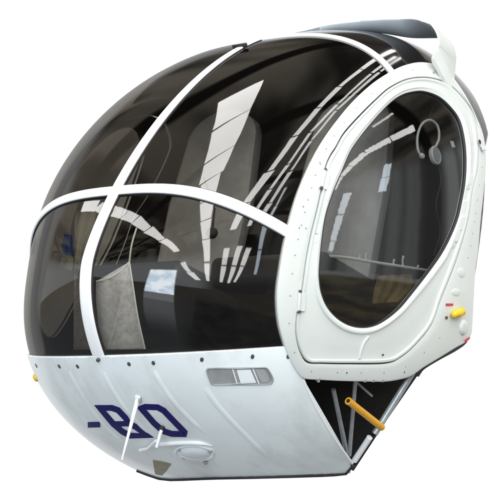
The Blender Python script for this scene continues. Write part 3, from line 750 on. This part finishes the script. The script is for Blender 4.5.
# ------------------------------------------------------------------ light: rows of long roof lights in the hall where the cabin stands
G = np.array([.6195, .7850, 0]); E_ = np.array([.7850, -.6195, 0]); HZ = 6.2
def mirror_ray(px):
    p, n = hit(px); r = ray(px); r = r-2*(r@n)*n; r[2] = max(r[2], .13); r /= np.linalg.norm(r); return p+r*((HZ-p[2])/r[2])
def lamp_row(samples, rad, tint=(1, .99, .97)):
    q = [np.array(k[:2], float) for k in samples]
    for i in range(len(q)-1):
        d = q[i+1]-q[i]; d /= np.linalg.norm(d); pn_ = np.array([-d[1], d[0]])
        A_, B_ = mirror_ray(q[i]), mirror_ray(q[i+1]); mid = (q[i]+q[i+1])/2; w = (samples[i][2]+samples[i+1][2])/2
        ax = B_-A_; L = np.linalg.norm(ax); ax /= L; side = np.cross([0, 0, 1.], ax)
        wd_ = abs((mirror_ray(mid+pn_*w/2)-mirror_ray(mid-pn_*w/2))@side)
        ld = bpy.data.lights.new('roof_light', 'AREA'); ld.shape = 'RECTANGLE'; ld.size = L*.96; ld.size_y = max(wd_, .05); ld.color = tint
        ld.energy = .88*rad*PI*ld.size*ld.size_y
        o = bpy.data.objects.new('roof_light', ld); COL.objects.link(o); c = (A_+B_)/2
        o.matrix_world = Matrix(((ax[0], side[0], 0, c[0]), (ax[1], side[1], 0, c[1]), (0, 0, 1, c[2]), (0, 0, 0, 1)))
lamp_row([(82, 207, 9), (98, 206, 12), (113, 211, 11), (124, 215, 11), (135, 220, 10), (148, 229, 9), (162, 240, 7), (177, 252, 5)], 15)
lamp_row([(183, 262, 4.5), (190, 272, 4), (198, 283, 3.5)], 14)
lamp_row([(241, 90, 36), (231, 120, 29), (219, 155, 24), (211, 178, 17), (207.5, 200, 14), (206, 220, 10), (206, 239, 8), (207, 262, 5), (208, 282, 4)], 15)
lamp_row([(394, 50, 3.6), (378, 58, 3.6), (362, 69, 3.6), (340, 87, 3.6), (319, 107, 4), (295, 136, 4.5), (270, 171, 5), (246, 203, 6.5), (232.5, 230, 6)], 14)
lamp_row([(396, 56, 2), (372, 73, 2), (338, 104, 2), (310, 132, 2.2), (288, 164, 2.6), (270, 189, 3), (256, 211, 4), (249, 226, 4)], 13)
lamp_row([(227, 248, 6), (224, 265, 5), (221, 282, 3.5)], 13)
lamp_row([(406, 55, 2), (380, 71.6, 2), (336, 110, 2), (311, 140, 2.2), (291, 171, 2.8), (270, 203, 3.5), (259, 221, 3.5)], 12)
lamp_row([(240, 246, 5.5), (234, 265, 4.5), (228, 283, 3.5)], 13)
lamp_row([(286, 187, 1.6), (276, 206, 2.2), (268, 220, 2)], 10, (.85, .93, 1))
lamp_row([(249, 248, 5), (242, 265, 4), (234, 282, 3)], 13)
lamp_row([(265, 225, 4), (260, 250, 4), (255, 274, 3)], 8, (.75, .87, 1))
lamp_row([(413, 128, 6), (390, 140, 6), (365, 153, 5), (350, 167, 4), (341, 177, 3), (334, 190, 3)], 13)
lamp_row([(392, 114, 2), (372, 128, 2)], 10)
lamp_row([(387, 164, 7), (384, 178, 7), (381, 192, 7)], 11, (.8, .9, 1)); lamp_row([(347, 193, 6), (340, 215, 6.5), (332, 240, 5.5), (329, 251, 4)], 10, (.85, .93, 1))

# ------------------------------------------------------------------ world: white ground behind the cabin, a hall on the other side, its walls glowing as added fill
wd = bpy.data.worlds.new('World'); S.world = wd; wd.use_nodes = True; nt = wd.node_tree
bg = nt.nodes['Background']; L_ = nt.links.new
tc = nt.nodes.new('ShaderNodeTexCoord'); D_ = tc.outputs['Generated']
def m2(op, a, b=None, c=None):
    n = nt.nodes.new('ShaderNodeMath'); n.operation = op
    for i, q in enumerate((a, b, c)):
        if q is None: continue
        if isinstance(q, (int, float)): n.inputs[i].default_value = q
        else: L_(q, n.inputs[i])
    return n.outputs[0]
def dot(v):
    n = nt.nodes.new('ShaderNodeVectorMath'); n.operation = 'DOT_PRODUCT'; L_(D_, n.inputs[0]); n.inputs[1].default_value = tuple(v); return n.outputs['Value']
def step(x, a, b):
    n = nt.nodes.new('ShaderNodeMapRange'); n.interpolation_type = 'SMOOTHSTEP'; L_(x, n.inputs['Value']); n.inputs['From Min'].default_value = a; n.inputs['From Max'].default_value = b; return n.outputs[0]
def mixc(f, a, b):
    n = nt.nodes.new('ShaderNodeMix'); n.data_type = 'RGBA'
    if isinstance(f, (int, float)): n.inputs['Factor'].default_value = f
    else: L_(f, n.inputs['Factor'])
    for k, q in ((6, a), (7, b)):
        if isinstance(q, tuple): n.inputs[k].default_value = (*q, 1)
        else: L_(q, n.inputs[k])
    return n.outputs[2]
def noise(scale, detail=3, vec=None):
    n = nt.nodes.new('ShaderNodeTexNoise'); n.inputs['Scale'].default_value = scale; n.inputs['Detail'].default_value = detail; L_(vec if vec is not None else D_, n.inputs['Vector']); return n.outputs['Fac']
sx = nt.nodes.new('ShaderNodeSeparateXYZ'); L_(D_, sx.inputs[0]); X_, Y_, Z_ = sx.outputs
az = m2('ARCTAN2', Y_, X_)
zc = m2('MAXIMUM', Z_, .34); uu = m2('DIVIDE', dot(E_), zc); vv_ = m2('DIVIDE', dot(G), zc)
cu = nt.nodes.new('ShaderNodeCombineXYZ'); L_(m2('MULTIPLY', uu, 2.4), cu.inputs[0]); L_(m2('MULTIPLY', vv_, .55), cu.inputs[1])
purl = step(m2('SINE', m2('MULTIPLY', vv_, 7.5)), .80, .95)
ceil_ = mixc(step(noise(1.3, 2, cu.outputs[0]), .40, .64), (.10, .09, .08), (.70, .63, .52))
ceil_ = mixc(purl, ceil_, (.05, .045, .04))
cv = nt.nodes.new('ShaderNodeCombineXYZ'); L_(az, cv.inputs[0])
bands = m2('MULTIPLY', step(noise(4.5, 2, cv.outputs[0]), .38, .62), step(az, 1.3, 1.5)); wall_fill = mixc(bands, mixc(step(az, .75, .95), (1.55, 1.66, 1.74), (.28, .28, .285)), (1.7, 1.75, 1.75))  # front-left and side walls given extra glow to fill hull and door
side_ = step(az, 1.25, 1.5)
c2 = nt.nodes.new('ShaderNodeCombineXYZ'); L_(m2('MULTIPLY', az, 9.0), c2.inputs[0]); L_(m2('MULTIPLY', Z_, 42.0), c2.inputs[1])
clut = mixc(m2('MULTIPLY', step(noise(.6, 4, c2.outputs[0]), .34, .76), side_), (.36, .34, .30), (.85, .72, .48))
clut = mixc(m2('MULTIPLY', step(Z_, .225, .235), side_), clut, (1.6, 1.6, 1.55))
clz = m2('ADD', m2('MULTIPLY', side_, -.195), Z_)
wall_fill = mixc(step(clz, .045, .05), clut, wall_fill)
flo = mixc(step(noise(7, 4), .35, .7), (.17, .17, .175), (.27, .265, .26))
flo = mixc(step(az, .5, .9), (.40, .42, .44), flo)  # floor at the front left brightened to lift the hull
c = mixc(step(m2('MULTIPLY_ADD', side_, -.26, Z_), .22, .30), wall_fill, ceil_)
c = mixc(step(Z_, -.16, -.08), flo, c)
# the open hall door with sky, ground and its sheen on the floor
ind = m2('MULTIPLY', step(m2('MULTIPLY_ADD', Z_, -.18, az), .235, .255), step(m2('MULTIPLY', az, -1.0), -.575, -.555))
sky = mixc(step(noise(9, 5), .4, .62), (10, 12.4, 15), (16.5, 17.5, 18.5))
sky = mixc(step(Z_, -.10, -.09), (2.2, 2.3, 2.4), sky)
ind2 = m2('MULTIPLY', ind, m2('MULTIPLY', step(Z_, -.22, -.21), step(m2('MULTIPLY', Z_, -1.0), -.215, -.205)))
c = mixc(ind2, c, sky)
she = m2('MULTIPLY', m2('MULTIPLY', ind, m2('MULTIPLY', step(Z_, -.75, -.3), step(m2('MULTIPLY', Z_, -1.0), .21, .22))), .8)
c = mixc(she, c, (1.5, 1.6, 1.75))
c = mixc(m2('MULTIPLY', step(dot(FW), .52, .60), m2('MULTIPLY', step(Z_, -.30, -.22), step(m2('MULTIPLY', Z_, -1.0), -.66, -.58))), c, (1.06, 1.06, 1.06))
L_(c, bg.inputs['Color']); bg.inputs['Strength'].default_value = 1.0
wd.cycles.sampling_method = 'MANUAL'; wd.cycles.sample_map_resolution = 1024

S.view_settings.view_transform = 'Standard'; S.view_settings.look = 'None'; S.view_settings.exposure = 0; S.view_settings.gamma = 1
S.cycles.max_bounces = 10; S.cycles.transparent_max_bounces = 24; S.cycles.caustics_reflective = False; S.cycles.caustics_refractive = False
S.cycles.use_denoising = True; S.cycles.sample_clamp_indirect = 6
